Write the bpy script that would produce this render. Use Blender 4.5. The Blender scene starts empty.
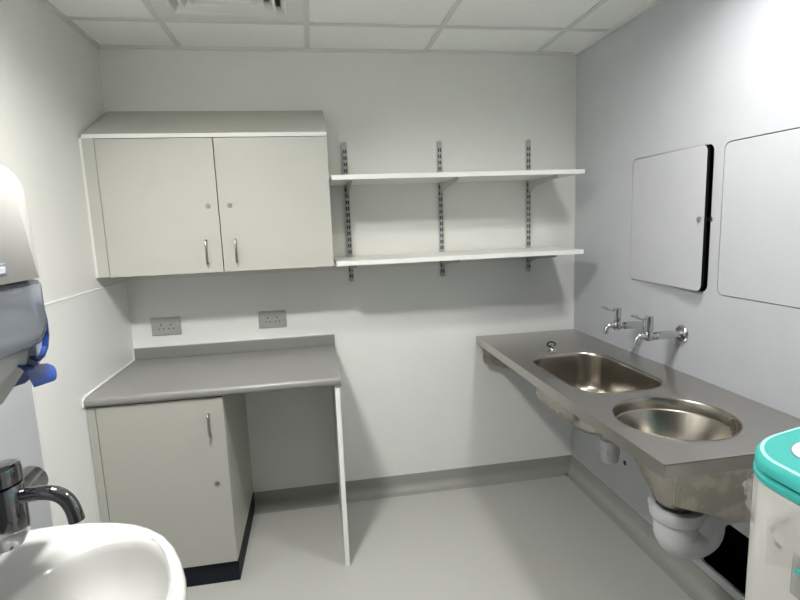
import bpy, bmesh, math, random
from mathutils import Vector, Matrix
random.seed(7)
S = bpy.context.scene
COL = S.collection
PI = math.pi
W, H = 2.397, 2.383          # room width, ceiling height; back wall y=0, room towards -y
YF = -3.30                   # front wall
WR_T = 0.013                 # thickness of the laminate wall panel on the right
COVE = 0.092

# ------------------------------------------------------------------ materials
def mat(name, col, rough=0.5, metal=0.0, noise=0.0, nscale=40.0, bump=0.0, bscale=200.0, spec=0.5,
        coat=0.0, rnoise=0.0, stretch=None, contrast=None):
    m = bpy.data.materials.new(name); m.use_nodes = True
    nt = m.node_tree; b = nt.nodes['Principled BSDF']
    b.inputs['Base Color'].default_value = (*col, 1)
    b.inputs['Roughness'].default_value = rough
    b.inputs['Metallic'].default_value = metal
    b.inputs['Specular IOR Level'].default_value = spec
    b.inputs['Coat Weight'].default_value = coat
    tc = nt.nodes.new('ShaderNodeTexCoord')
    mp = nt.nodes.new('ShaderNodeMapping')
    nt.links.new(tc.outputs['Object'], mp.inputs['Vector'])
    if stretch: mp.inputs['Scale'].default_value = stretch
    if noise or rnoise:
        n = nt.nodes.new('ShaderNodeTexNoise'); n.inputs['Scale'].default_value = nscale
        n.inputs['Detail'].default_value = 5
        nt.links.new(mp.outputs['Vector'], n.inputs['Vector'])
    if noise:
        r = nt.nodes.new('ShaderNodeValToRGB')
        lo = [max(0, c * (1 - noise)) for c in col]; hi = [min(1, c * (1 + noise)) for c in col]
        a, z = contrast or (0.3, 0.7)
        r.color_ramp.elements[0].position = a; r.color_ramp.elements[1].position = z
        r.color_ramp.elements[0].color = (*lo, 1); r.color_ramp.elements[1].color = (*hi, 1)
        nt.links.new(n.outputs['Fac'], r.inputs['Fac'])
        nt.links.new(r.outputs['Color'], b.inputs['Base Color'])
    if rnoise:
        mr = nt.nodes.new('ShaderNodeMapRange')
        mr.inputs['From Min'].default_value = 0.3; mr.inputs['From Max'].default_value = 0.7
        mr.inputs['To Min'].default_value = max(0.02, rough - rnoise); mr.inputs['To Max'].default_value = rough + rnoise
        nt.links.new(n.outputs['Fac'], mr.inputs['Value']); nt.links.new(mr.outputs['Result'], b.inputs['Roughness'])
    if bump:
        n2 = nt.nodes.new('ShaderNodeTexNoise'); n2.inputs['Scale'].default_value = bscale; n2.inputs['Detail'].default_value = 3
        nt.links.new(mp.outputs['Vector'], n2.inputs['Vector'])
        bp = nt.nodes.new('ShaderNodeBump'); bp.inputs['Strength'].default_value = bump; bp.inputs['Distance'].default_value = 0.001
        nt.links.new(n2.outputs['Fac'], bp.inputs['Height']); nt.links.new(bp.outputs['Normal'], b.inputs['Normal'])
    return m

def clear_mat(name, tint, body, clear, rough=0.08, gloss=0.15):
    """see-through plastic: part transparent, part body colour, with a glossy skin"""
    m = bpy.data.materials.new(name); m.use_nodes = True
    nt = m.node_tree; nt.nodes.clear()
    out = nt.nodes.new('ShaderNodeOutputMaterial')
    tr = nt.nodes.new('ShaderNodeBsdfTransparent'); tr.inputs['Color'].default_value = (*tint, 1)
    df = nt.nodes.new('ShaderNodeBsdfDiffuse'); df.inputs['Color'].default_value = (*body, 1)
    gl = nt.nodes.new('ShaderNodeBsdfGlossy'); gl.inputs['Roughness'].default_value = rough
    m1 = nt.nodes.new('ShaderNodeMixShader'); m1.inputs['Fac'].default_value = 1 - clear
    nt.links.new(tr.outputs[0], m1.inputs[1]); nt.links.new(df.outputs[0], m1.inputs[2])
    fr = nt.nodes.new('ShaderNodeLayerWeight'); fr.inputs['Blend'].default_value = gloss
    m2 = nt.nodes.new('ShaderNodeMixShader')
    nt.links.new(fr.outputs['Fresnel'], m2.inputs['Fac'])
    nt.links.new(m1.outputs[0], m2.inputs[1]); nt.links.new(gl.outputs[0], m2.inputs[2])
    nt.links.new(m2.outputs[0], out.inputs['Surface'])
    return m

def emit_mat(name, col, strength):
    m = bpy.data.materials.new(name); m.use_nodes = True
    nt = m.node_tree; nt.nodes.clear()
    out = nt.nodes.new('ShaderNodeOutputMaterial'); e = nt.nodes.new('ShaderNodeEmission')
    e.inputs['Color'].default_value = (*col, 1); e.inputs['Strength'].default_value = strength
    nt.links.new(e.outputs[0], out.inputs['Surface'])
    return m

M = {}
M['wall'] = mat('painted_wall', (.80, .80, .765), .55, noise=.015, nscale=6, bump=.15, bscale=350)
M['wall_low'] = mat('hygienic_cladding', (.85, .855, .84), .38, noise=.01, nscale=5, bump=.05, bscale=300)
M['laminate'] = mat('grey_laminate_wall', (.55, .563, .598), .58, spec=.3, noise=.02, nscale=8, bump=.12, bscale=500)
M['duct'] = mat('blue_grey_laminate', (.44, .45, .475), .5, noise=.02, nscale=8, bump=.1, bscale=500, spec=.3)
M['panel'] = mat('pale_laminate_panel', (.565, .576, .607), .55, spec=.3, noise=.015, nscale=8, bump=.08, bscale=500)
M['ceiling'] = mat('ceiling_tile', (.95, .955, .925), .9, noise=.02, nscale=60, bump=.3, bscale=400)
M['tbar'] = mat('ceiling_grid', (.72, .73, .70), .5)
M['floor'] = mat('grey_vinyl', (.46, .465, .437), .42, noise=.05, nscale=220, bump=.08, bscale=300, rnoise=.05)
M['cove'] = mat('shaded_vinyl_cove', (.33, .334, .31), .45, noise=.05, nscale=220)  # same vinyl as the floor, shading of the curve put into the colour
M['white_trim'] = mat('white_sealant', (0.774, 0.774, 0.756), .4)
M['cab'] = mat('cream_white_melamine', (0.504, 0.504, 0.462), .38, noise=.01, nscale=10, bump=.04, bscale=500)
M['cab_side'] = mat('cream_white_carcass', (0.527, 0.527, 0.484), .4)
M['cab_shaded'] = mat('shaded_cream_melamine', (0.408, 0.408, 0.372), .38, noise=.01, nscale=10, bump=.04, bscale=500)  # darker copy of the wall cupboard melamine, dim grazing light put into the colour
M['edge'] = mat('white_edge_band', (.86, .86, .83), .35)
M['plinth'] = mat('dark_plinth', (.009, .012, .018), .6, spec=.2)
M['worktop'] = mat('grey_worktop_laminate', (0.246, 0.244, 0.234), .34, noise=.10, nscale=420, rnoise=.03)
M['shelf'] = mat('white_shelf', (0.739, 0.739, 0.704), .35)
M['upright'] = mat('silver_grey_steel', (.47, .47, .47), .4, metal=.25)
M['bracket'] = mat('light_grey_steel', (0.493, 0.493, 0.476), .4, metal=.15)
M['chrome'] = mat('chrome', (.55, .55, .56), .06, metal=1)
M['darkchrome'] = mat('basin_mixer_chrome', (0.286, 0.286, 0.299), .09, metal=1)
M['satin'] = mat('satin_nickel', (.42, .41, .385), .28, metal=1)
M['steel'] = mat('brushed_stainless', (0.515, 0.497, 0.465), .33, metal=1, noise=.03, nscale=30, rnoise=.03, stretch=(6, .6, 6), bump=.04, bscale=250)
M['steel_bowl'] = mat('satin_stainless_bowl', (.42, .39, .345), .25, metal=1, noise=.02, nscale=4, rnoise=.03)
M['steel_plate'] = mat('galvanised_steel', (.68, .65, .57), .40, metal=1, noise=.12, nscale=18, rnoise=.06, contrast=(.44, .56))
M['black'] = mat('black_core', (.004, .004, .004), .8, spec=.1)
M['void'] = mat('dark_cavity', (.010, .010, .010), .95)
M['rubber'] = mat('black_rubber', (.012, .012, .012), .45)
M['pvc'] = mat('white_pvc', (0.585, 0.585, 0.600), .35)
M['ceramic'] = mat('white_vitreous_china', (0.533, 0.533, 0.516), .12, coat=.4)
M['disp_white'] = mat('white_dispenser_plastic', (.56, .55, .53), .35)
M['disp_grey'] = mat('pale_grey_plastic', (0.510, 0.518, 0.518), .4)
M['disp_dark'] = mat('dark_inner_plastic', (.10, .11, .12), .6)
M['smoke'] = clear_mat('smoked_plastic', (.80, .83, .88), (.44, .47, .53), .60)
M['paper'] = mat('paper_roll', (.75, .76, .78), .9)
M['blue'] = mat('blue_plastic', (.004, .036, .19), .3)
M['teal'] = mat('teal_plastic', (.05, .42, .385), .32, noise=.02, nscale=10)
M['teal_edge'] = mat('pale_teal_edge', (.42, .85, .80), .3)
M['mac'] = mat('off_white_moulded_plastic', (0.518, 0.511, 0.482), .4, noise=.015, nscale=9)
M['badge'] = mat('white_badge', (.80, .82, .86), .3)
M['badge_ink'] = mat('blue_grey_ink', (.30, .38, .55), .4)
M['badge_rim'] = mat('grey_badge_rim', (.22, .25, .30), .4)
M['film'] = clear_mat('clear_film', (.98, .98, .98), (.80, .79, .76), .86, rough=.12, gloss=.13)
M['pouch'] = clear_mat('document_pouch', (.95, .95, .95), (.55, .55, .54), .72, rough=.15, gloss=.2)
M['socket'] = mat('brushed_metal_plate', (0.504, 0.504, 0.486), .4, metal=.55)
M['switch'] = mat('grey_switch', (0.495, 0.495, 0.477), .4)
M['lightframe'] = mat('white_light_frame', (.8, .8, .8), .4)
M['vent'] = mat('white_vent', (.78, .785, .76), .5)
M['door_paint'] = mat('dimmed_door', (.09, .095, .10), .45)  # unseen door, colour darkened to cut bounce light and darken reflections
M['front'] = mat('dimmed_front_wall', (.13, .133, .135), .55, noise=.015, nscale=6)  # unseen wall, darkened to weaken bounce and give the chrome dark reflections

# ------------------------------------------------------------------ mesh helpers
def link(name, bm, m, parent=None, smooth=False, mods=None):
    me = bpy.data.meshes.new(name)
    bmesh.ops.recalc_face_normals(bm, faces=bm.faces[:])
    bm.to_mesh(me); bm.free()
    me.materials.append(m)
    if smooth:
        for p in me.polygons: p.use_smooth = True
    o = bpy.data.objects.new(name, me); COL.objects.link(o)
    if parent is not None: o.parent = parent; o.matrix_parent_inverse = parent.matrix_world.inverted() if False else Matrix()
    if smooth:
        me.set_sharp_from_angle(angle=math.radians(38))
    return o

def empty(name, loc, label, cat, group=None):
    o = bpy.data.objects.new(name, None); COL.objects.link(o); o.location = loc
    o.empty_display_size = .05
    o['label'] = label; o['category'] = cat
    if group: o['group'] = group
    return o

def tag(o, label, cat, group=None):
    o['label'] = label; o['category'] = cat
    if group: o['group'] = group
    return o

def struct(name, bm, m, parent=None, smooth=False):
    o = link(name, bm, m, parent, smooth)
    if parent is None: o['kind'] = 'structure'
    return o

def NB(): return bmesh.new()

def box(bm, a, b, bev=0, seg=2):
    lo = [min(a[i], b[i]) for i in range(3)]; hi = [max(a[i], b[i]) for i in range(3)]
    vs = [bm.verts.new((x, y, z)) for x in (lo[0], hi[0]) for y in (lo[1], hi[1]) for z in (lo[2], hi[2])]
    F = [(0, 1, 3, 2), (4, 6, 7, 5), (0, 4, 5, 1), (2, 3, 7, 6), (0, 2, 6, 4), (1, 5, 7, 3)]
    fs = [bm.faces.new([vs[i] for i in f]) for f in F]
    if bev:
        es = list({e for f in fs for e in f.edges})
        bmesh.ops.bevel(bm, geom=es, offset=bev, segments=seg, affect='EDGES', profile=.5)
    return bm

def prism(bm, poly, axis, a, b, bev=0):
    """poly of 2D points extruded along axis from a to b. axis x: (y,z); y: (x,z); z: (x,y)"""
    def P(u, v, t): return {'x': (t, u, v), 'y': (u, t, v), 'z': (u, v, t)}[axis]
    A = [bm.verts.new(P(u, v, a)) for u, v in poly]; B = [bm.verts.new(P(u, v, b)) for u, v in poly]
    n = len(poly); fs = [bm.faces.new(A), bm.faces.new(B[::-1])]
    for i in range(n): fs.append(bm.faces.new((A[i], A[(i + 1) % n], B[(i + 1) % n], B[i])))
    if bev:
        es = list({e for f in fs[:2] for e in f.edges})
        bmesh.ops.bevel(bm, geom=es, offset=bev, segments=2, affect='EDGES', profile=.5)
    return bm

def frame_of(d):
    d = d.normalized()
    up = Vector((0, 0, 1)) if abs(d.z) < .9 else Vector((1, 0, 0))
    u = d.cross(up).normalized(); return u, u.cross(d).normalized()

def tube(bm, pts, r, n=16, caps=True, smoothpath=0):
    pts = [Vector(p) for p in pts]
    if smoothpath:
        q = []
        for i in range(len(pts) - 1):
            p0 = pts[max(i - 1, 0)]; p1 = pts[i]; p2 = pts[i + 1]; p3 = pts[min(i + 2, len(pts) - 1)]
            for k in range(smoothpath):
                t = k / smoothpath
                q.append(.5 * ((2 * p1) + (p2 - p0) * t + (2 * p0 - 5 * p1 + 4 * p2 - p3) * t * t + (3 * p1 - p0 - 3 * p2 + p3) * t ** 3))
        q.append(pts[-1]); 
        if isinstance(r, (list, tuple)):
            m = len(pts) - 1; rr = []
            for k in range(len(q)):
                f = k / smoothpath; i = min(int(f), m - 1); rr.append(r[i] + (r[i + 1] - r[i]) * (f - i))
            r = rr
        pts = q
    R = r if isinstance(r, (list, tuple)) else [r] * len(pts)
    rings = []; u = None
    for i, p in enumerate(pts):
        d = (pts[min(i + 1, len(pts) - 1)] - pts[max(i - 1, 0)])
        if d.length < 1e-9: d = Vector((0, 0, 1))
        d.normalize()
        if u is None: u, v = frame_of(d)
        else:
            u = (u - d * u.dot(d)); 
            u.normalize(); v = u.cross(d)
            v.normalize()
        v = d.cross(u)
        rings.append([bm.verts.new(p + (u * math.cos(2 * PI * k / n) + v * math.sin(2 * PI * k / n)) * R[i]) for k in range(n)])
    loft_rings(bm, rings, caps, caps)
    return bm

def loft_rings(bm, rings, cap0=False, cap1=False):
    for a, b in zip(rings[:-1], rings[1:]):
        n = len(a)
        for i in range(n): bm.faces.new((a[i], a[(i + 1) % n], b[(i + 1) % n], b[i]))
    if cap0: bm.faces.new(rings[0][::-1])
    if cap1: bm.faces.new(rings[-1])

def loft(bm, rings, cap0=False, cap1=False):
    loft_rings(bm, [[bm.verts.new(p) for p in r] for r in rings], cap0, cap1); return bm

def lathe(bm, prof, c, axis='z', n=32, cap0=False, cap1=False):
    """prof: (radius, t) along axis from centre c"""
    rings = []
    for r, t in prof:
        ring = []
        for k in range(n):
            a = 2 * PI * k / n; x, y = r * math.cos(a), r * math.sin(a)
            ring.append({'z': (c[0] + x, c[1] + y, c[2] + t), 'y': (c[0] + x, c[1] + t, c[2] + y), 'x': (c[0] + t, c[1] + x, c[2] + y)}[axis])
        rings.append(ring)
    return loft(bm, rings, cap0, cap1)

def cyl(bm, c, r, h, axis='z', n=24, bev=0.0):
    if bev: return lathe(bm, [(r - bev, 0), (r, bev), (r, h - bev), (r - bev, h)], c, axis, n, True, True)
    return lathe(bm, [(r, 0), (r, h)], c, axis, n, True, True)

def rr(cx, cy, w, h, r, n=8):
    pts = []
    for sx, sy, a0 in ((1, 1, 0), (-1, 1, 90), (-1, -1, 180), (1, -1, 270)):
        for k in range(n + 1):
            a = math.radians(a0 + 90 * k / n)
            pts.append((cx + sx * (w / 2 - r) + r * math.cos(a), cy + sy * (h / 2 - r) + r * math.sin(a)))
    return pts

def circ(cx, cy, r, n=48): return [(cx + r * math.cos(2 * PI * k / n), cy + r * math.sin(2 * PI * k / n)) for k in range(n)]

def plate(bm, outer, holes, axis, t0, t1):
    """flat plate with holes, extruded along axis from t0 to t1"""
    def P(u, v, t): return {'x': (t, u, v), 'y': (u, t, v), 'z': (u, v, t)}[axis]
    edges = []
    for lp in [outer] + holes:
        vs = [bm.verts.new(P(u, v, t0)) for u, v in lp]
        for i in range(len(vs)): edges.append(bm.edges.new((vs[i], vs[(i + 1) % len(vs)])))
    nv = Vector({'x': (1, 0, 0), 'y': (0, 1, 0), 'z': (0, 0, 1)}[axis])
    g = bmesh.ops.triangle_fill(bm, edges=edges, use_beauty=True, use_dissolve=False, normal=nv)
    fs = [f for f in g['geom'] if isinstance(f, bmesh.types.BMFace)]
    ex = bmesh.ops.extrude_face_region(bm, geom=fs, use_keep_orig=True)
    vs = [v for v in ex['geom'] if isinstance(v, bmesh.types.BMVert)]
    d = Vector(P(0, 0, t1 - t0)); bmesh.ops.translate(bm, verts=vs, vec=d)
    return bm

def copy_tree(o, parent=None):
    c = o.copy(); COL.objects.link(c)
    if parent: c.parent = parent
    for ch in list(o.children): copy_tree(ch, c)
    return c

# ------------------------------------------------------------------ room shell
bm = NB(); box(bm, (-.12, YF - .1, -.06), (W + .3, .1, 0)); struct('floor', bm, M['floor'])
bm = NB(); box(bm, (-.12, 0, 0), (W + .3, .1, H + .12)); struct('wall_back', bm, M['wall'])
bm = NB(); box(bm, (-.1, YF, 0), (0, 0, H + .12)); struct('wall_left', bm, M['wall'])
bm = NB(); box(bm, (-.1, YF - .1, 0), (W + .3, YF, H + .12)); struct('wall_front', bm, M['front'])
# entrance door behind the camera
bm = NB(); box(bm, (.55, YF, 0.004), (1.45, YF + .03, 2.05), .003); d1 = struct('door_1', bm, M['door_paint'])
bm = NB(); tube(bm, [(1.37, YF + .03, 1.0), (1.37, YF + .08, 1.0), (1.25, YF + .08, 1.0)], .009); link('door_handle', bm, M['satin'], d1, True)

# lower hygienic cladding on the left wall with its white top bead
bm = NB(); box(bm, (0, -1.33, COVE), (.004, 0, 1.286)); struct('wall_left_cladding', bm, M['wall_low'])
bm = NB(); box(bm, (0, -1.33, 1.286), (.0055, -.0, 1.290)); struct('trim_1', bm, M['white_trim'])
bm = NB(); box(bm, (.004, -.002, COVE), (W - .006, 0, 1.288)); struct('wall_back_cladding', bm, M['wall_low'])
# half-height boxed duct behind the washbasin
DX = .200
bm = NB(); box(bm, (0, YF, 0), (DX, -1.325, 1.60), .002); struct('wall_duct', bm, M['duct'])
bm = NB(); box(bm, (DX - .012, -1.3245, COVE), (DX + .0015, -1.3215, 1.60)); struct('trim_2', bm, M['white_trim'])

# right wall: laminate panel with real openings and a dark duct behind
HATCH = (-.532, -1.016, 1.220, 1.764)      # y far, y near, z low, z high
ACC = (-1.069, -1.57, 1.217, 1.760)
HOLE = (-1.035, -1.32, .128, .365)
def rect_of(h, grow=0): return rr((h[0] + h[1]) / 2, (h[2] + h[3]) / 2, h[0] - h[1] + 2 * grow, h[3] - h[2] + 2 * grow, .025 + grow)
bm = NB()
plate(bm, [(0, 0), (YF, 0), (YF, H + .12), (0, H + .12)],
      [rect_of(HATCH, .0030), rect_of(ACC, .0032), rr((HOLE[0] + HOLE[1]) / 2, (HOLE[2] + HOLE[3]) / 2, HOLE[0] - HOLE[1], HOLE[3] - HOLE[2], .045)],
      'x', W, W + WR_T)
struct('wall_right', bm, M['laminate'])
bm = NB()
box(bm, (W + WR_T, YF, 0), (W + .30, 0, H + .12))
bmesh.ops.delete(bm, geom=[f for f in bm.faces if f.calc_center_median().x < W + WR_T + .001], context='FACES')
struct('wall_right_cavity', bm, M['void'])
bm = NB(); box(bm, (W - .006, -.004, COVE), (W, 0, H)); struct('trim_3', bm, M['white_trim'])

# coved vinyl skirting
def cove_profile(r=.045, t=.004):
    pts = [(0, COVE), (t, COVE)]
    for k in range(9):
        a = math.radians(180 + 90 * k / 8); pts.append((t + r + r * math.cos(a), .001 + r + r * math.sin(a)))
    pts += [(t + r + .02, .001), (t + r + .02, 0), (0, 0)]
    return pts
cp = cove_profile()
bm = NB(); prism(bm, [(-a, b) for a, b in cp], 'x', .527, W); struct('baseboard_back', bm, M['cove'], smooth=True)
bm = NB(); prism(bm, [(W - a, b) for a, b in cp], 'y', YF, 0); struct('baseboard_right', bm, M['cove'], smooth=True)
bm = NB(); prism(bm, [(a, b) for a, b in cp], 'y', -1.325, -.64); struct('baseboard_left', bm, M['cove'], smooth=True)

# suspended ceiling: 600 mm tiles in an exposed grid
gx = [0, .364, .964, 1.564, 2.164, W]
gy = [0, -.335, -.935, -1.535, -2.135, -2.735, YF]
VENT = (1, 1); LIGHTS = {(1, 3): (.53, -1.66), (3, 2): (1.93, -1.395)}; LR = .120
LPOW = (188, 69)
bm = NB()
for i in range(5):
    for j in range(6):
        if (i, j) == VENT: continue
        if (i, j) in LIGHTS:
            lx, ly = LIGHTS[(i, j)]
            plate(bm, [(gx[i] + .004, gy[j] - .004), (gx[i + 1] - .004, gy[j] - .004), (gx[i + 1] - .004, gy[j + 1] + .004), (gx[i] + .004, gy[j + 1] + .004)], [circ(lx, ly, LR, 48)], 'z', H + .006, H + .022)
            continue
        box(bm, (gx[i] + .004, gy[j] - .004, H + .006), (gx[i + 1] - .004, gy[j + 1] + .004, H + .022))
struct('ceiling', bm, M['ceiling'])
bm = NB()
for x in gx[1:-1]: box(bm, (x - .012, YF, H), (x + .012, 0, H + .0055))
for y in gy[1:-1]: box(bm, (0, y - .012, H + .0002), (W, y + .012, H + .0053))
for x in gx[1:-1]: box(bm, (x - .001, YF, H + .0055), (x + .001, 0, H + .04))
struct('ceiling_grid', bm, M['tbar'])
bm = NB()
box(bm, (0, YF, H - .007), (.020, 0, H + .005)); box(bm, (W - .020, YF, H - .007), (W, 0, H + .005)); box(bm, (0, -.018, H - .007), (W, 0, H + .005))
struct('trim_4', bm, M['tbar'])
bm = NB(); box(bm, (-.1, YF - .1, H + .12), (W + .3, .1, H + .16)); struct('ceiling_slab', bm, M['wall'])

# recessed round ceiling lights
for n, (lx, ly) in enumerate(LIGHTS.values()):
    L = empty('ceiling_light', (lx, ly, H), ['round recessed ceiling light over the washbasin side of the room', 'round recessed ceiling light over the steel sink side of the room'][n], 'ceiling light', 'recessed ceiling lights')
    bm = NB(); lathe(bm, [(LR + .012, .0055), (LR + .012, .001), (LR + .004, -.001), (LR - .003, .001), (LR - .004, .006), (LR - .010, .049), (LR - .008, .051), (LR - .001, .010), (LR + .012, .0055)], (0, 0, 0), 'z', 48); link('trim_ring', bm, M['lightframe'], L, True)
    bm = NB(); lathe(bm, [(LR - .0095, .041), (LR - .0095, .045)], (0, 0, 0), 'z', 48, True, True); link('diffuser', bm, emit_mat('led_diffuser', (1.0, .985, .95), LPOW[n]), L)
    bm = NB(); lathe(bm, [(LR - .006, .051), (LR - .006, .10)], (0, 0, 0), 'z', 32, True, True); link('housing', bm, M['tbar'], L)

# ceiling air diffuser
cx, cy = (gx[1] + gx[2]) / 2, (gy[1] + gy[2]) / 2
V = empty('ceiling_vent', (cx, cy, H), 'square white louvred air vent set in the ceiling grid', 'air vent')
bm = NB(); plate(bm, rr(0, 0, .590, .590, .003, 2), [rr(0, 0, .45, .45, .004, 2)], 'z', .003, .008); link('frame', bm, M['vent'], V)
for k in range(5):
    h = .2246 - k * .043
    bm = NB()
    def sq(h, z): return [(h, h, z), (-h, h, z), (-h, -h, z), (h, -h, z)]
    loft(bm, [sq(h, .001), sq(h - .009, .005), sq(h - .024, .030), sq(h - .026, .030), sq(h - .011, .0035), sq(h - .003, .000), sq(h, .001)])
    link('louvre_ring', bm, M['vent'], V)
bm = NB(); box(bm, (-.24, -.24, .009), (.24, .24, .11))
bmesh.ops.delete(bm, geom=[f for f in bm.faces if f.calc_center_median().z < .01], context='FACES')
link('plenum_box', bm, M['upright'], V)

# ------------------------------------------------------------------ handle and lock pieces
def bar_handle(parent, x, y, z0, z1, m='satin'):
    bm = NB()
    tube(bm, [(x, y, z1 - .004), (x, y - .022, z1 - .004), (x, y - .028, z1 - .010), (x, y - .028, z0 + .010), (x, y - .022, z0 + .004), (x, y, z0 + .004)], .0046, 10)
    return link('handle', bm, M[m], parent, True)
def cam_lock(parent, x, y, z, r=.0105):
    bm = NB(); lathe(bm, [(r, 0), (r, -.003), (r * .9, -.005), (r * .78, -.0055), (r * .74, -.004), (r * .2, -.004)], (x, y, z), 'y', 20, True, True)
    box(bm, (x - .0012, y - .0048, z - .005), (x + .0012, y - .0038, z + .005))
    return link('lock', bm, M['satin'], parent, True)

# ------------------------------------------------------------------ wall cupboard
c = empty('wall_cupboard', (0, 0, 0), 'white two-door wall cupboard with sloping top above the grey worktop', 'cupboard')
CD, CX, CZ0, CZ1, CZ2 = .318, 1.022, 1.337, 1.918, 2.096
bm = NB()
t = .018
box(bm, (.012, -CD, CZ0), (.03, 0, CZ1), .0005); box(bm, (CX - t, -CD, CZ0), (CX, 0, CZ1), .0005)
box(bm, (.03, -CD, CZ0), (CX - t, 0, CZ0 + t)); box(bm, (.03, -CD, CZ1 - t), (CX - t, 0, CZ1)); box(bm, (.03, -.01, CZ0 + t), (CX - t, 0, CZ1 - t))
link('carcass', bm, M['cab_side'], c)
bm = NB(); box(bm, (.010, -CD - .019, CZ0), (.056, -CD, CZ1), .0007); link('filler_panel', bm, M['cab'], c)
bm = NB(); prism(bm, [(0, CZ1 + .0), (-CD - .019, CZ1), (-CD - .019, CZ1 + .018), (0, CZ2)], 'x', .012, CX); link('sloping_top', bm, M['cab'], c)
bm = NB(); box(bm, (.012, -CD - .0205, CZ1 + .0005), (CX, -CD - .019, CZ1 + .018), .0004); link('front_fascia', bm, M['edge'], c)
bm = NB(); box(bm, (0, -CD - .018, CZ0), (.011, -CD - .008, CZ1 + .004)); link('sealant_strip', bm, M['white_trim'], c)
for k, (x0, x1, hx, lx) in enumerate(((.058, .5305, .468, .488), (.5345, CX - .0005, .593, .581))):
    bm = NB(); box(bm, (x0, -CD - .019, CZ0 - .002), (x1, -CD - .0005, CZ1 - .002), .001)
    d = link('door', bm, M['cab'], c)
    bar_handle(d, hx, -CD - .019, 1.373, 1.482); cam_lock(d, lx, -CD - .019, 1.627)

# ------------------------------------------------------------------ worktop, base cupboard, end panel
WZ, WT, WD, WX = .886, .038, .621, 1.013
w = empty('worktop', (0, 0, WZ), 'dark grey laminate worktop with rounded front edge and upstand', 'worktop')
bm = NB()
prof = [(0, -WT), (-WD + .016, -WT)]
for k in range(1, 8):
    a = math.radians(-90 - 90 * k / 7 * 1.0); 
r = .017
prof = [(-.0005, -WT)] + [(-WD + r + r * math.cos(math.radians(a)), -WT + r + r * math.sin(math.radians(a))) for a in range(270, 179, -15)] + \
       [(-WD + r + r * math.cos(math.radians(a)), -r + r * math.sin(math.radians(a))) for a in range(180, 89, -15)] + [(-.0005, 0)]
prism(bm, prof, 'x', .0045, WX); link('board', bm, M['worktop'], w, True)
bm = NB(); box(bm, (.0045, -.020, 0), (WX, -.0005, .057), .002); link('upstand', bm, M['worktop'], w)
bm = NB()
prism(bm, [(-.0005, .0), (-.024, .0), (-.024, .006), (-.0005, .006)], 'x', .0045, .0045 + .0001)
tube(bm, [(.006, -.021, .059), (.006, -.022, .002), (.006, -.30, .003), (.006, -WD + .012, .003), (.005, -WD - .002, -.006), (.005, -WD - .003, -.03)], .0045, 8)
tube(bm, [(.006, -.004, .0595), (WX - .002, -.004, .0595)], .0032, 8)
link('sealant_bead', bm, M['white_trim'], w, True)

b = empty('base_cupboard', (0, 0, 0), 'white single-door base cupboard standing under the grey worktop', 'cupboard')
BZ = WZ - WT
BX, BD = .526, .586
bm = NB()
box(bm, (.03, -BD, .102), (.048, -.002, BZ)); box(bm, (BX - .018, -BD, .102), (BX, -.002, BZ - .0005), .0005)
box(bm, (.048, -BD, .102), (BX - .018, -.002, .12)); box(bm, (.048, -BD, BZ - .019), (BX - .018, -.002, BZ - .001)); box(bm, (.048, -.012, .12), (BX - .018, -.002, BZ - .02))
link('carcass', bm, M['cab_side'], b)
bm = NB(); box(bm, (.006, -BD - .019, .102), (.037, -BD, BZ - .004), .0007); link('filler_panel', bm, M['cab_shaded'], b)
bm = NB(); box(bm, (.0395, -BD - .019, .102), (BX - .001, -BD - .0005, BZ - .005), .001); d = link('door', bm, M['cab_shaded'], b)
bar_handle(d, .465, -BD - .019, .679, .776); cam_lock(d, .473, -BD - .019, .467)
bm = NB(); box(bm, (.006, -BD - .004, 0.0005), (BX + .001, -BD + .014, .100), .001); box(bm, (BX - .017, -BD + .014, .0005), (BX + .001, -.002, .100), .001)
link('plinth', bm, M['plinth'], b)

e = empty('end_panel', (WX - .01, -.3, 0), 'thin white upright panel supporting the free end of the worktop', 'support panel')
e.location = (0, 0, 0)
bm = NB(); box(bm, (.986, -.602, .001), (1.006, -.075, BZ - .0005), .0006); box(bm, (.986, -.075, COVE + .01), (1.006, -.0008, BZ - .0005)); link('board', bm, M['cab_side'], e)
bm = NB(); box(bm, (.9858, -.604, .001), (1.0062, -.602, BZ - .0005)); link('edge_band', bm, M['edge'], e)

# ------------------------------------------------------------------ double sockets
s = empty('double_socket', (.171, 0, 1.047), 'metal double wall socket nearer the left corner above the worktop', 'socket', 'double sockets above the worktop')
bm = NB(); box(bm, (-.071, -.009, -.045), (.071, 0, .045), .003, 3); link('faceplate', bm, M['socket'], s)
for sx in (-1, 1):
    bm = NB(); box(bm, (sx * .052 - .0055, -.0125, .006), (sx * .052 + .0055, -.008, .026), .0012); link('rocker_switch', bm, M['switch'], s)
for sx in (-1, 1):
    bm = NB()
    cxs = sx * .024
    box(bm, (cxs - .0024, -.0094, .004), (cxs + .0024, -.0088, .012))
    box(bm, (cxs - .0135, -.0094, -.0145), (cxs - .0075, -.0088, -.0095)); box(bm, (cxs + .0075, -.0094, -.0145), (cxs + .0135, -.0088, -.0095))
    link('pin_slots', bm, M['black'], s)
for sx in (-1, 1):
    bm = NB(); lathe(bm, [(.004, 0), (.004, -.0008), (.0028, -.0015)], (sx * .060, -.0088, -.008), 'y', 12, True, True); link('screw', bm, M['satin'], s, True)
s2 = copy_tree(s); s2.location = (.698, 0, 1.047); s2['label'] = 'metal double wall socket right of the other one, nearer the shelves'

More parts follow.
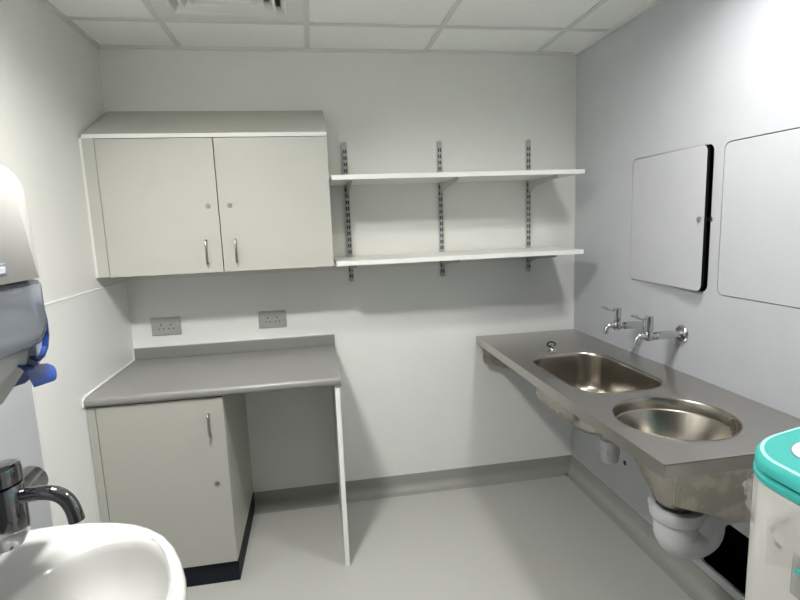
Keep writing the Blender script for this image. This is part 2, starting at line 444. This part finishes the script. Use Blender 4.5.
# ------------------------------------------------------------------ twin-slot shelving
UX = (1.121, 1.620, 2.117)
UZ0, UZ1 = 1.222, 1.941
def upright_mesh():
    bm = NB(); hgt = UZ1 - UZ0; w2 = .0125
    outer = [(w2, .012)] + [(w2, hgt - .012)] + [(w2 * math.cos(math.radians(a)), hgt - .0125 + w2 * math.sin(math.radians(a))) for a in range(15, 166, 15)] + [(-w2, hgt - .012), (-w2, .012)] + \
            [(w2 * math.cos(math.radians(a)), .0125 + w2 * math.sin(math.radians(a))) for a in range(195, 346, 15)]
    holes = []
    z = .030
    while z < hgt - .028:
        for sx in (-1, 1): holes.append([(sx * .0050 - .0031, z - .0095), (sx * .0050 + .0031, z - .0095), (sx * .0050 + .0031, z + .0095), (sx * .0050 - .0031, z + .0095)])
        z += .032
    plate(bm, outer, holes, 'y', -.0125, -.0108)
    box(bm, (-w2, -.0108, .006), (-w2 + .0016, 0, hgt - .006)); box(bm, (w2 - .0016, -.0108, .006), (w2, 0, hgt - .006))
    for zz in (.014, hgt - .014): lathe(bm, [(.0045, 0), (.0045, -.001), (.003, -.002)], (0, -.0125, zz), 'y', 10, True, True)
    return bm
up_l = ['slotted grey shelf upright closest to the wall cupboard', 'slotted grey shelf upright in the middle of the three', 'slotted grey shelf upright closest to the steel sink corner']
u0 = None
for k, x in enumerate(UX):
    if u0 is None:
        u0 = link('shelf_upright', upright_mesh(), M['upright']); u = u0
    else: u = u0.copy(); COL.objects.link(u)
    u.location = (x, -.002 if False else 0, UZ0)
    if k == 0:
        cbm = NB(); box(cbm, (-.0108, -.0050, .008), (.0108, -.0032, UZ1 - UZ0 - .008)); link('channel_shade', cbm, M['void'], u)  # dark strip painted in for the shade inside the slotted channel
    else:
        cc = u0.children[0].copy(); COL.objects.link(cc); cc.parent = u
    tag(u, up_l[k], 'shelf upright', 'slotted shelf uprights')
SD = .372
SHZ = (1.744, 1.357)
for k, z in enumerate(SHZ):
    sh = empty('wall_shelf', (1.029, 0, z), ['white shelf board, upper of the two on the slotted uprights', 'white shelf board, lower of the two on the slotted uprights'][k], 'shelf', 'white wall shelves')
    xl = 1.031 if k == 0 else 1.033
    bm = NB(); box(bm, (xl - 1.029, -SD + .002, -.021), (2.249 - 1.029, -.014, 0)); link('board', bm, M['shelf'], sh)
    bm = NB(); box(bm, (xl - 1.029, -SD, -.021), (2.249 - 1.029, -SD + .0018, 0), .0005); link('front_edge_band', bm, M['edge'], sh)
# brackets
def bracket_mesh():
    bm = NB()
    poly = [(-.0128, 0), (-.345, 0), (-.347, -.008), (-.335, -.013), (-.10, -.037), (-.05, -.05), (-.0128, -.062)]
    prism(bm, poly, 'x', -.0032, -.0014); prism(bm, poly, 'x', .0014, .0032)
    box(bm, (-.0032, -.347, -.0016), (.0032, -.0128, 0))
    box(bm, (-.0032, -.0142, -.06), (.0032, -.0126, -.002))
    return bm
b0 = None
pos_l = ['beside the wall cupboard', 'on the middle upright', 'nearest the steel sink corner']
for k, z in enumerate(SHZ):
    for i, x in enumerate(UX):
        if b0 is None: b0 = link('shelf_bracket', bracket_mesh(), M['bracket']); br = b0
        else: br = b0.copy(); COL.objects.link(br)
        br.location = (x, 0, z - .0212)
        tag(br, 'grey tapered bracket under the %s shelf, %s' % (('upper', 'lower')[k], pos_l[i]), 'shelf bracket', 'shelf brackets')

# ------------------------------------------------------------------ hatch, access panel on the right wall
h = empty('hinged_wall_panel', (W + .001, HATCH[0], HATCH[2]), 'pale rounded wall panel standing ajar with black edge and lock', 'wall panel')
wd, hg = HATCH[0] - HATCH[1], HATCH[3] - HATCH[2]
h.rotation_euler = (0, 0, -math.radians(3.0))
bm = NB(); prism(bm, rr(-wd / 2, hg / 2, wd, hg, .025), 'x', 0, .0105); link('core', bm, M['black'], h)
bm = NB(); prism(bm, rr(-wd / 2, hg / 2, wd - .0015, hg - .0015, .0245), 'x', -.0014, 0); link('face', bm, M['panel'], h)
bm = NB(); lathe(bm, [(.011, 0), (.011, -.004), (.009, -.006), (.003, -.006)], (-.0014, -wd + .026, hg * .5), 'x', 20, True, True); link('lock', bm, M['satin'], h, True)
bm = NB(); lathe(bm, [(.009, .0105), (.009, .030)], (0, -wd + .026, hg * .5), 'x', 16, True, True); box(bm, (.022, -wd - .012, hg * .5 - .008), (.026, -wd + .03, hg * .5 + .008), .001); link('cam_latch', bm, M['satin'], h, True)
# black lining strip on the open side of the hatch frame, seen in the gap
a = empty('wall_access_panel', (W, ACC[0], ACC[2]), 'pale flush wall panel outlined by a thin joint, right of the ajar one', 'wall panel')
wd2, hg2 = ACC[0] - ACC[1], ACC[3] - ACC[2]
bm = NB(); prism(bm, rr(-wd2 / 2, hg2 / 2, wd2, hg2, .025), 'x', .0015, .0125); link('core', bm, M['black'], a)
bm = NB(); prism(bm, rr(-wd2 / 2, hg2 / 2, wd2 - .001, hg2 - .001, .0245), 'x', .0001, .0015); link('face', bm, M['panel'], a)
# small screw cap on the wall below the sink
bm = NB(); lathe(bm, [(.012, .002), (.012, -.002), (.008, -.004)], (W, -.535, .295), 'x', 16, True, True)
tag(link('screw_cap', bm, M['rubber'], None, True), 'small dark round screw cap on the wall below the steel sink', 'screw cap')

# ------------------------------------------------------------------ bib taps over the sink
def make_tap():
    tp = empty('bib_tap', (W, -.88, 1.030), 'chrome lever bib tap over the space between the two bowls', 'tap', 'wall bib taps over the sink')
    bm = NB(); lathe(bm, [(.037, .002), (.037, -.003), (.033, -.009), (.022, -.013), (.018, -.014)], (0, 0, 0), 'x', 32, True, True); link('wall_rosette', bm, M['chrome'], tp, True)
    bm = NB(); lathe(bm, [(.014, -.012), (.014, -.05), (.0165, -.052), (.0165, -.118), (.0125, -.121), (.0125, -.145)], (0, 0, 0), 'x', 24, True, True); link('inlet_pipe', bm, M['chrome'], tp, True)
    bm = NB(); X = -.152
    lathe(bm, [(.010, -.018), (.015, -.014), (.019, -.004), (.019, .012), (.0145, .018), (.0145, .022), (.0175, .025), (.0175, .078), (.0165, .082), (.010, .083)], (X, 0, 0), 'z', 24, True, True)
    lathe(bm, [(.012, 0), (.016, .004), (.016, .012), (.012, .016)], (X + .012, 0, 0), 'x', 20, True, True)
    link('valve_body', bm, M['chrome'], tp, True)
    bm = NB()
    tube(bm, [(X, 0, .073), (X - .030, 0, .073), (X - .045, 0, .078), (X - .058, 0, .086), (X - .078, 0, .090)], [.0045, .004, .0048, .0062, .0045], 10, True, 4); link('lever', bm, M['chrome'], tp, True)
    bm = NB()
    tube(bm, [(X, 0, 0), (X - .024, 0, .006), (X - .042, 0, .001), (X - .052, 0, -.014), (X - .054, 0, -.030)], [.013, .012, .011, .0105, .0115], 16, True, 5); link('spout', bm, M['chrome'], tp, True)
    return tp
tap = make_tap()
tap.location = (W, -.895, 1.030)
t2 = copy_tree(tap); t2.location = (W, -.676, 1.030); t2['label'] = 'chrome lever bib tap nearer the back wall, over the oblong bowl'
tap['label'] = 'chrome lever bib tap nearer the round bowl, with its rosette in full view'

# ------------------------------------------------------------------ stainless sink unit
SZ, SX0, SX1, SL, AP = .871, 1.803, W - .0005, 1.600, .041
k = empty('sink_unit', (0, 0, 0), 'long stainless steel sink worktop with oblong bowl and round hopper', 'sink')
BC = (2.069, -.779); BW, BH, BR = .372, .565, .125
HC = (2.046, -1.318); HR = .185
bm = NB()
oc = [(SX0 + .006, -.0005), (SX0, -SL), (SX1, -SL), (SX1, -.0005)]
plate(bm, oc, [rr(BC[0], BC[1], BW, BH, BR, 10), circ(HC[0], HC[1], HR, 64)], 'z', SZ, SZ - .0025)
def apron(bm, pts):
    for (a0, b0_), (a1, b1_) in zip(pts[:-1], pts[1:]):
        d = Vector((a1 - a0, b1_ - b0_)); n = Vector((-d.y, d.x)).normalized() * .0012
        poly = [(a0 - n.x, b0_ - n.y), (a1 - n.x, b1_ - n.y), (a1 + n.x, b1_ + n.y), (a0 + n.x, b0_ + n.y)]
        prism(bm, poly, 'z', SZ - AP, SZ - .0005)
apron(bm, [(SX0 + .0072, -.0005), (SX0 + .0012, -SL + .0012), (SX1, -SL + .0012)])
# folded front corner edges
tube(bm, [(SX0 + .008, -.001, SZ - .002), (SX0 + .002, -SL + .002, SZ - .002), (SX1, -SL + .002, SZ - .002)], .0022, 8)
link('worktop', bm, M['steel'], k)
def ring(o, inset, z, cx, cy, w_, h_, r_):
    return [(x, y, z) for x, y in rr(cx, cy, w_ - 2 * inset, h_ - 2 * inset, max(r_ - inset, .02), 10)]
bm = NB()
prof = [(-.002, SZ + .0006), (.001, SZ + .0003), (.004, SZ - .003), (.006, SZ - .012), (.012, .74), (.017, .712), (.028, .694), (.046, .684), (.075, .679), (.13, .675)]
loft(bm, [ring(0, i_, z_, BC[0], BC[1], BW, BH, BR) for i_, z_ in prof], False, True)
bo = link('bowl', bm, M['steel_bowl'], k, True); sm = bo.modifiers.new('sheet', 'SOLIDIFY'); sm.thickness = .0012; sm.offset = 1
bm = NB(); lathe(bm, [(.042, .0), (.042, .003), (.036, .004), (.030, .001), (.004, .0)], (BC[0] + .06, BC[1], .6745), 'z', 28, False, True); link('waste_outlet', bm, M['satin'], bo, True)
bm = NB()
prof = [(HR + .001, SZ + .0006), (HR - .001, SZ + .0003), (HR - .004, SZ - .004), (HR - .005, SZ - .040), (HR - .009, SZ - .044), (HR - .012, SZ - .043), (.060, .580), (.056, .567)]
loft(bm, [[(x + .018 * min(1, max(0, (SZ - .043 - z_) / .25)), y, z_) for x, y in circ(HC[0], HC[1], r_, 64)] for r_, z_ in prof])
ho = link('hopper', bm, M['steel_bowl'], k, True); sm = ho.modifiers.new('sheet', 'SOLIDIFY'); sm.thickness = .0012; sm.offset = 1
bm = NB(); lathe(bm, [(.0545, .0), (.0545, -.004), (.004, -.006)], (HC[0] + .018, HC[1], .574), 'z', 28, False, True); link('outlet_dish', bm, M['rubber'], ho, True)

def sink_bracket(name, y, label, fx_=1.858):
    bm = NB()
    poly = [(fx_, SZ - AP + .010), (fx_, .738), (fx_ + .008, .728), (fx_ + .022, .722), (W + .0005, .545), (W + .0005, SZ - AP + .010)]
    hole = circ(fx_ + .022, .778, .005, 14)
    plate(bm, poly, [hole], 'y', y, y + .003)
    box(bm, (fx_, y, SZ - AP + .0085), (W - .001, y + .028, SZ - AP + .0115))
    box(bm, (W - .004, y, .545), (W - .001, y + .03, SZ - AP + .010))
    box(bm, (1.87, y + .004, SZ - AP + .0115), (W - .01, y + .024, SZ - .003))
    o = link(name, bm, M['steel_plate'], None)
    return tag(o, label, 'bracket', 'gusset brackets under the sink')
sink_bracket('sink_bracket', -1.572, 'mottled metal gusset bracket under the near end of the sink')
sink_bracket('sink_bracket', -.060, 'dark metal gusset bracket under the sink against the back wall', 1.828)

pl = empty('sink_plug', (2.052, -.440, SZ), 'small chrome plug with black ring standing on the steel sink', 'plug')
bm = NB(); lathe(bm, [(.024, 0), (.024, .005), (.016, .010), (.012, .016), (.011, .026), (.013, .030), (.006, .034)], (0, 0, 0), 'z', 20, True, True); link('stopper', bm, M['chrome'], pl, True)
bm = NB(); R_ = .021
tube(bm, [(R_ * math.cos(a) - .004, .30 * R_ * math.sin(a), .036 + .50 * R_ * math.sin(a)) for a in [2 * PI * q / 24 for q in range(25)]], .0042, 8); link('ring', bm, M['rubber'], pl, True)

# traps and pipes under the sink
tr = empty('bottle_trap', (0, 0, 0), 'white plastic bottle trap under the oblong sink bowl', 'trap')
TX, TY = 2.150, -.795
bm = NB(); lathe(bm, [(.030, .458), (.036, .463), (.0385, .475), (.0385, .535), (.041, .537), (.041, .560), (.034, .563), (.030, .60), (.022, .604), (.022, .6735)], (TX, TY, 0), 'z', 28, True, True)
for q in range(8):
    a = 2 * PI * q / 8; box(bm, (TX + .0385 * math.cos(a) - .003, TY + .0385 * math.sin(a) - .003, .495), (TX + .0385 * math.cos(a) + .003, TY + .0385 * math.sin(a) + .003, .52), .001)
link('bottle', bm, M['pvc'], tr, True)
bm = NB(); tube(bm, [(TX + .02, TY, .58), (W - .001, TY, .58)], .021, 18); link('outlet_pipe', bm, M['pvc'], tr, True)

tr2 = empty('hopper_trap', (0, 0, 0), 'wide white plastic trap bend below the round steel hopper', 'trap')
bm = NB()
cxh, cyh = 2.068, HC[1]
path = [(cxh, cyh, .548), (cxh, cyh, .50)]
ls = .049
cxx = cxh + ls
for q in range(1, 13):
    a = PI + PI * q / 12; path.append((cxx + ls * math.cos(a), cyh, .472 + .034 * math.sin(a)))
for q in range(1, 8):
    a = PI - PI / 2 * q / 7; path.append((cxx + ls + .06 + .06 * math.cos(a), cyh, .485 + .06 * math.sin(a)))
path += [(W - .001, cyh, .545)]
tube(bm, path, .068, 32); link('bend', bm, M['pvc'], tr2, True)
bm = NB(); lathe(bm, [(.068, .516), (.076, .519), (.081, .526), (.083, .548), (.085, .554), (.085, .564), (.080, .565), (.062, .563), (.060, .545)], (cxh, cyh, 0), 'z', 40, False, False); link('socket_collar', bm, M['pvc'], tr2, True)

# ------------------------------------------------------------------ macerator at the right
m = empty('macerator', (2.11, -2.06, 0), 'off-white floor-standing cabinet machine with rounded teal lid', 'macerator')
MX0, MX1, MY1, MY0 = 1.877, 2.372, -1.732, -2.300
mcx, mcy = (MX0 + MX1) / 2 - 2.11, (MY0 + MY1) / 2 + 2.06
mw, mh = MX1 - MX0, MY1 - MY0
def mring(ins, z, slope=0, r=.11):
    z = z - .018 if slope else z
    pts = rr(mcx, mcy, mw - 2 * ins, mh - 2 * ins, max(r - ins, .012), 14)
    return [(x, y, z + slope * (x - mcx + mw / 2)) for x, y in pts]
SLP = .165
bm = NB(); loft(bm, [mring(.012, .0), mring(.004, .006), mring(.0, .03), mring(0, .50), mring(0, .930, SLP), mring(.004, .938, SLP), mring(.010, .939, SLP)], True, True); link('body', bm, M['mac'], m, True)
bm = NB(); loft(bm, [mring(.002, .9395, SLP), mring(-.002, .944, SLP), mring(-.002, .9545, SLP), mring(.002, .9575, SLP), mring(.014, .958, SLP)], True, True); link('lid_seat', bm, M['teal'], m, True)
bm = NB(); loft(bm, [mring(.014, .9582, SLP), mring(.012, .9645, SLP), mring(.003, .9650, SLP), mring(-.001, .968, SLP), mring(-.001, .982, SLP), mring(.003, .991, SLP), mring(.010, .9955, SLP), mring(.014, .9962, SLP), mring(.018, .9955, SLP), mring(.030, .994, SLP)], True, True); lid = link('lid', bm, M['teal'], m, True)
bm = NB(); loft(bm, [mring(.0085, .9958, SLP), mring(.010, .9970, SLP), mring(.0135, .9976, SLP), mring(.016, .9966, SLP)], False, False); link('lid_rim', bm, M['teal_edge'], lid, True)
def bz(x): return .9765 + SLP * (x - mcx + mw / 2)
bcx, bcy = 1.994 - 2.11, -1.845 + 2.06
def ell(rx, ry, dz): return [(bcx + rx * math.cos(2 * PI * q / 36), bcy + ry * math.sin(2 * PI * q / 36), bz(bcx + rx * math.cos(2 * PI * q / 36)) + dz) for q in range(36)]
bm = NB(); loft(bm, [ell(.054, .054, -.001), ell(.054, .054, .0012)], True, True); bd = link('badge', bm, M['badge_rim'], lid)
bm = NB(); loft(bm, [ell(.0505, .0505, .0008), ell(.0505, .0505, .0018)], True, True); bf = link('badge_face', bm, M['badge'], lid)
bm = NB()
for q, (dx, ln) in enumerate(((.012, .05), (-.006, .06))):
    x0 = bcx + dx; zc = bz(x0) + .0017
    box(bm, (x0 - .003, bcy - ln / 2, zc - .0006), (x0 + .003, bcy + ln / 2, zc + .0006))
link('badge_print', bm, M['badge_ink'], lid)
# film left on the casing and the document pouch
def film(name, pts_fn, nu, nv, mt):
    bm = NB(); g = [[bm.verts.new(pts_fn(i / nu, j / nv)) for j in range(nv + 1)] for i in range(nu + 1)]
    for i in range(nu):
        for j in range(nv): bm.faces.new((g[i][j], g[i + 1][j], g[i + 1][j + 1], g[i][j + 1]))
    return link(name, bm, mt, m, True)
from mathutils import noise as NZ
fx = MX0 - 2.11
def f1(u, v):   # crumpled film on the front face
    y = (-1.842 + 2.06) - .17 * u; z = .745 + .02 * math.sin(6 * u) + .115 * v + .35 * u * v * .17 + .10 * max(0, u - .12)
    n = NZ.fractal(Vector((y * 15, z * 14, 1.3)), 1.0, 2.0, 3)
    return (fx - .003 - .010 * abs(n), y + .006 * n, z + .006 * NZ.noise(Vector((u * 7, v * 7, 5))))
film('plastic_film', f1, 40, 46, M['film'])
ccx, ccy = fx + .11, MY1 + 2.06 - .11
def f2(u, v):   # loose film at the far front corner
    z = .815 + .125 * v
    n = NZ.fractal(Vector((u * 4, v * 7, 7.7)), 1.0, 2.0, 3)
    th = math.radians(100 + 60 * u)
    rad = .1115 + .015 * math.sin(PI * u) * math.sin(PI * min(1, v * 1.15)) ** 1.5 * (1 + .8 * n)
    return (ccx + rad * math.cos(th), ccy + rad * math.sin(th), z)
film('plastic_film', f2, 14, 22, M['film'])
bm = NB(); box(bm, (fx - .009, -1.910 + 2.06, .730), (fx - .004, -2.06 + 2.06, .820), .002); po = link('document_pouch', bm, M['pouch'], m)
bm = NB(); box(bm, (fx - .0112, -1.918 + 2.06, .782), (fx - .0089, -1.99 + 2.06, .794), .001); link('teal_mark', bm, M['teal'], po)

# ------------------------------------------------------------------ washbasin at the left
wb = empty('washbasin', (0, 0, 0), 'white ceramic wall-hung washbasin with oval bowl', 'washbasin')
bcx, bcy, bz0 = .452, -1.785, .832
half = [(.203, -1.462), (.24, -1.455), (.285, -1.453), (.35, -1.457), (.413, -1.470), (.465, -1.490), (.507, -1.517), (.55, -1.556), (.585, -1.606), (.612, -1.660), (.634, -1.718), (.646, -1.765), (.6485, -1.785)]
outl = half + [(x, 2 * bcy - y) for x, y in half[-2::-1]]
def polar(poly, n):
    res = []
    for q in range(n):
        a = 2 * PI * q / n; d = Vector((math.cos(a), math.sin(a))); best = None
        for i in range(len(poly)):
            p = Vector(poly[i]) - Vector((bcx, bcy)); e_ = Vector(poly[(i + 1) % len(poly)]) - Vector(poly[i])
            den = d.x * e_.y - d.y * e_.x
            if abs(den) < 1e-9: continue
            t_ = (p.x * e_.y - p.y * e_.x) / den; s_ = (p.x * d.y - p.y * d.x) / den
            if t_ > 0 and -1e-6 <= s_ <= 1 + 1e-6 and (best is None or t_ < best): best = t_
        res.append(best)
    return res
NBN = 120
ro = polar(outl, NBN)
def ri(q, a_=.157, b_=.236):
    a = 2 * PI * q / NBN; return 1 / math.sqrt((math.cos(a) / a_) ** 2 + (math.sin(a) / b_) ** 2)
def bring(f, z):  # f(ro, ri) -> radius
    pts = []
    for q in range(NBN):
        a = 2 * PI * q / NBN; r_ = f(ro[q], ri(q)); pts.append((max(bcx + r_ * math.cos(a), DX + .002), bcy + r_ * math.sin(a), z))
    return pts
bm = NB()
rings = [bring(lambda o, i: o * .30, .60), bring(lambda o, i: o * .52, .615), bring(lambda o, i: o * .78, .68), bring(lambda o, i: o * .93, .745), bring(lambda o, i: o * .985, .79),
         bring(lambda o, i: o - .001, .806), bring(lambda o, i: o, .815), bring(lambda o, i: o - .001, .823), bring(lambda o, i: o - .005, .829), bring(lambda o, i: o - .011, bz0),
         bring(lambda o, i: o - .018, .8315), bring(lambda o, i: min(o - .026, i + (o - i) * .6), .8285),
         bring(lambda o, i: i + min(.012, (o - i) * .25), .8265), bring(lambda o, i: i + .003, .8245), bring(lambda o, i: i * .985, .818), bring(lambda o, i: i * .965, .805), bring(lambda o, i: i * .93, .775), bring(lambda o, i: i * .87, .742),
         bring(lambda o, i: i * .74, .712), bring(lambda o, i: i * .52, .697), bring(lambda o, i: i * .15, .692)]
loft(bm, rings, True, True); link('bowl', bm, M['ceramic'], wb, True)
bm = NB(); lathe(bm, [(.030, .0), (.030, .003), (.020, .003), (.004, .001)], (bcx, bcy, .6935), 'z', 24, False, True); link('waste_outlet', bm, M['chrome'], wb, True)

mx = empty('mixer_tap', (0, 0, 0), 'chrome wall mixer tap with curved spout over the washbasin', 'tap')
mx0, my0 = .338, -1.752
bm = NB()
lathe(bm, [(.030, 0), (.033, .004), (.033, .45 - .004), (.030, .45)], (.283, -1.985, .990), 'y', 28, True, True)
for yy in (-1.62, -1.93): lathe(bm, [(.034, -.002), (.034, .004), (.022, .008), (.020, .06)], (DX, yy, .992), 'x', 24, True, True)
link('bar_body', bm, M['darkchrome'], mx, True)
bm = NB(); lathe(bm, [(.030, .965), (.040, .985), (.042, 1.0), (.042, 1.078), (.040, 1.082)], (mx0, my0, 0), 'z', 36, True, True); link('valve_body', bm, M['darkchrome'], mx, True)
bm = NB()
rings = []
for r_, z_, tl in ((.039, 1.0835, 0), (.042, 1.087, 0), (.042, 1.102, .12), (.040, 1.111, .18), (.033, 1.115, .20), (.010, 1.117, .20)):
    rings.append([(mx0 + r_ * math.cos(2 * PI * q / 36), my0 + r_ * math.sin(2 * PI * q / 36), z_ + tl * r_ * math.cos(2 * PI * q / 36 )) for q in range(36)])
loft(bm, rings, True, True)
box(bm, (mx0 - .012, my0 - .19, 1.106), (mx0 + .012, my0 - .03, 1.118), .004)
link('lever_handle', bm, M['darkchrome'], mx, True)
bm = NB()
tube(bm, [(mx0 + .02, my0, 1.055), (.395, my0, 1.058), (.415, my0, 1.058), (.435, my0, 1.053), (.450, my0, 1.040), (.459, my0, 1.020), (.463, my0, .996)], [.0135, .0135, .0135, .0135, .0135, .0135, .0140], 20, True, 5)
link('spout', bm, M['darkchrome'], mx, True)

# ------------------------------------------------------------------ paper towel dispenser
td = empty('paper_towel_dispenser', (0, 0, 0), 'white paper towel dispenser with smoked window and blue feed lever', 'towel dispenser')
DY1, DY0 = -1.658, -2.010
dcy, dwd = (DY0 + DY1) / 2, DY1 - DY0
def yz(x, zlo, zhi, ins, rt, rb, n=8, ins_b=None):
    """ring in the yz plane with rounded top corners rt and bottom corners rb"""
    ins_b = ins if ins_b is None else ins_b
    y0, y1, z0, z1 = DY0 + ins, DY1 - ins, zlo + ins_b, zhi - ins
    pts = []
    for (cy_, cz_, r_, a0) in ((y1, z1, rt, 0), (y0, z1, rt, 90), (y0, z0, rb, 180), (y1, z0, rb, 270)):
        sy = 1 if cy_ == y1 else -1; sz = 1 if cz_ == z1 else -1
        for q in range(n + 1):
            a = math.radians(a0 + 90 * q / n); pts.append((x, cy_ - sy * r_ + r_ * math.cos(a), cz_ - sz * r_ + r_ * math.sin(a)))
    return pts
zt, zm, zb = 1.652, 1.449, 1.318
bm = NB(); loft(bm, [yz(DX + .001, zm, zt + .02, 0, .055, .001, ins_b=0), yz(.36, zm, zt + .006, 0, .055, .001, ins_b=0), yz(.402, zm, zt + .003, .000, .055, .001, ins_b=0), yz(.413, zm, zt, .003, .052, .001, ins_b=0), yz(.4195, zm, zt, .010, .05, .001, ins_b=0), yz(.422, zm, zt, .020, .045, .001, ins_b=0)], True, True)
for v in bm.verts:
    if v.co.x > .33 and v.co.z > zm + .002: v.co.x -= (v.co.z - zm) / .2 * .006
link('top_cover', bm, M['disp_white'], td, True)
bm = NB(); loft(bm, [yz(.345, zb, zm - .001, 0, .001, .03, ins_b=.0), yz(.395, zb, zm - .001, .001, .001, .03, ins_b=.002), yz(.412, zb, zm - .001, .004, .001, .03, ins_b=.008), yz(.420, zb, zm - .001, .010, .001, .03, ins_b=.018), yz(.4215, zb, zm - .001, .018, .001, .028, ins_b=.03)], False, True)
link('smoked_window', bm, M['smoke'], td, True)
bm = NB()
prism(bm, [(DX + .001, 1.205), (.315, 1.205), (.375, 1.285), (.386, 1.325), (.386, 1.335), (DX + .001, 1.335)], 'y', DY0 - .004, DY1 + .006, .002)
prism(bm, [(DX + .001, 1.335), (.325, 1.335), (.325, 1.4475), (DX + .001, 1.4475)], 'y', DY0 + .002, DY1 - .002)
fl = [(-1.668, 1.445), (-1.648, 1.440), (-1.626, 1.405), (-1.619, 1.365), (-1.622, 1.325), (-1.636, 1.296), (-1.668, 1.278)]
prism(bm, fl, 'x', .300, .395, .002)
link('housing', bm, M['disp_grey'], td)
bm = NB(); box(bm, (.326, DY0 + .004, 1.337), (.330, DY1 - .004, 1.446)); link('inner_back', bm, M['disp_dark'], td)
bm = NB(); lathe(bm, [(.039, .002), (.041, .006), (.041, .30), (.039, .304)], (.3735, DY0 + .02, 1.355), 'y', 32, True, True); link('towel_roll', bm, M['paper'], td, True)
bm = NB(); box(bm, (.4195, -1.86, 1.462), (.4235, -1.778, 1.483), .001); bg = link('badge', bm, M['badge_rim'], td)
bm = NB(); box(bm, (.4232, -1.857, 1.467), (.4242, -1.783, 1.478), .0005); link('badge_face', bm, M['badge'], td)
# blue trim on the side and blue feed lever below
bm = NB()
arc = [(-1.645, 1.402), (-1.636, 1.385), (-1.631, 1.36), (-1.633, 1.33), (-1.643, 1.308), (-1.660, 1.294), (-1.678, 1.290), (-1.695, 1.299)]
arc2 = [(-1.692, 1.304), (-1.677, 1.295), (-1.661, 1.299), (-1.647, 1.312), (-1.638, 1.332), (-1.636, 1.36), (-1.640, 1.384), (-1.648, 1.400)]
prism(bm, arc + arc2, 'x', .394, .405, .0008); link('blue_trim', bm, M['blue'], td)
bm = NB()
nu, nv = 22, 16
def tongue(u, v, off):
    hw = .036 * (1 if u < .60 else math.sqrt(max(0.0, 1 - ((u - .60) / .40) ** 2)))
    a = (v - .5) * 2
    x = .376 + hw * a
    aa = hw / .036 * a
    bk = (1 - aa) / 2
    y = -1.728 + .055 * bk + (.118 - .030 * bk) * u
    z = 1.290 - .024 * u - (.034 if a > 0 else .046) * aa * aa * (1 - .25 * u)
    return (x, y, z + off)
top = [[bm.verts.new(tongue(i / nu, j / nv, 0)) for j in range(nv + 1)] for i in range(nu + 1)]
bot = [[bm.verts.new(tongue(i / nu, j / nv, -.004)) for j in range(nv + 1)] for i in range(nu + 1)]
for i in range(nu):
    for j in range(nv):
        bm.faces.new((top[i][j], top[i + 1][j], top[i + 1][j + 1], top[i][j + 1])); bm.faces.new((bot[i][j], bot[i][j + 1], bot[i + 1][j + 1], bot[i + 1][j]))
for i in range(nu):
    bm.faces.new((top[i][0], bot[i][0], bot[i + 1][0], top[i + 1][0])); bm.faces.new((top[i][nv], top[i + 1][nv], bot[i + 1][nv], bot[i][nv]))
for j in range(nv):
    bm.faces.new((top[0][j], top[0][j + 1], bot[0][j + 1], bot[0][j])); bm.faces.new((top[nu][j], bot[nu][j], bot[nu][j + 1], top[nu][j + 1]))
bmesh.ops.remove_doubles(bm, verts=bm.verts[:], dist=.0001)
link('feed_lever', bm, M['blue'], td, True)

# ------------------------------------------------------------------ camera, world, view
cam = bpy.data.cameras.new('camera'); co = bpy.data.objects.new('camera', cam); COL.objects.link(co)
co.location = (.9326, -2.7379, 1.5269)
co.rotation_euler = (1.4198, .0381, -.1678)
cam.sensor_fit = 'HORIZONTAL'; cam.sensor_width = 36; cam.lens = 514.69 / 800 * 36; cam.clip_start = .02
S.camera = co
wd_ = bpy.data.worlds.new('world'); S.world = wd_; wd_.use_nodes = True
wd_.node_tree.nodes['Background'].inputs['Color'].default_value = (.5, .5, .5, 1)
wd_.node_tree.nodes['Background'].inputs['Strength'].default_value = 0.0
S.view_settings.view_transform = 'Standard'; S.view_settings.look = 'None'
S.view_settings.gamma = 1; S.view_settings.use_curve_mapping = False
S.view_settings.exposure = 1.06
S.cycles.max_bounces = 14; S.cycles.diffuse_bounces = 10; S.cycles.glossy_bounces = 6; S.cycles.transparent_max_bounces = 12
S.cycles.use_denoising = True
S.cycles.sample_clamp_indirect = 6
S.cycles.caustics_reflective = False; S.cycles.caustics_refractive = False
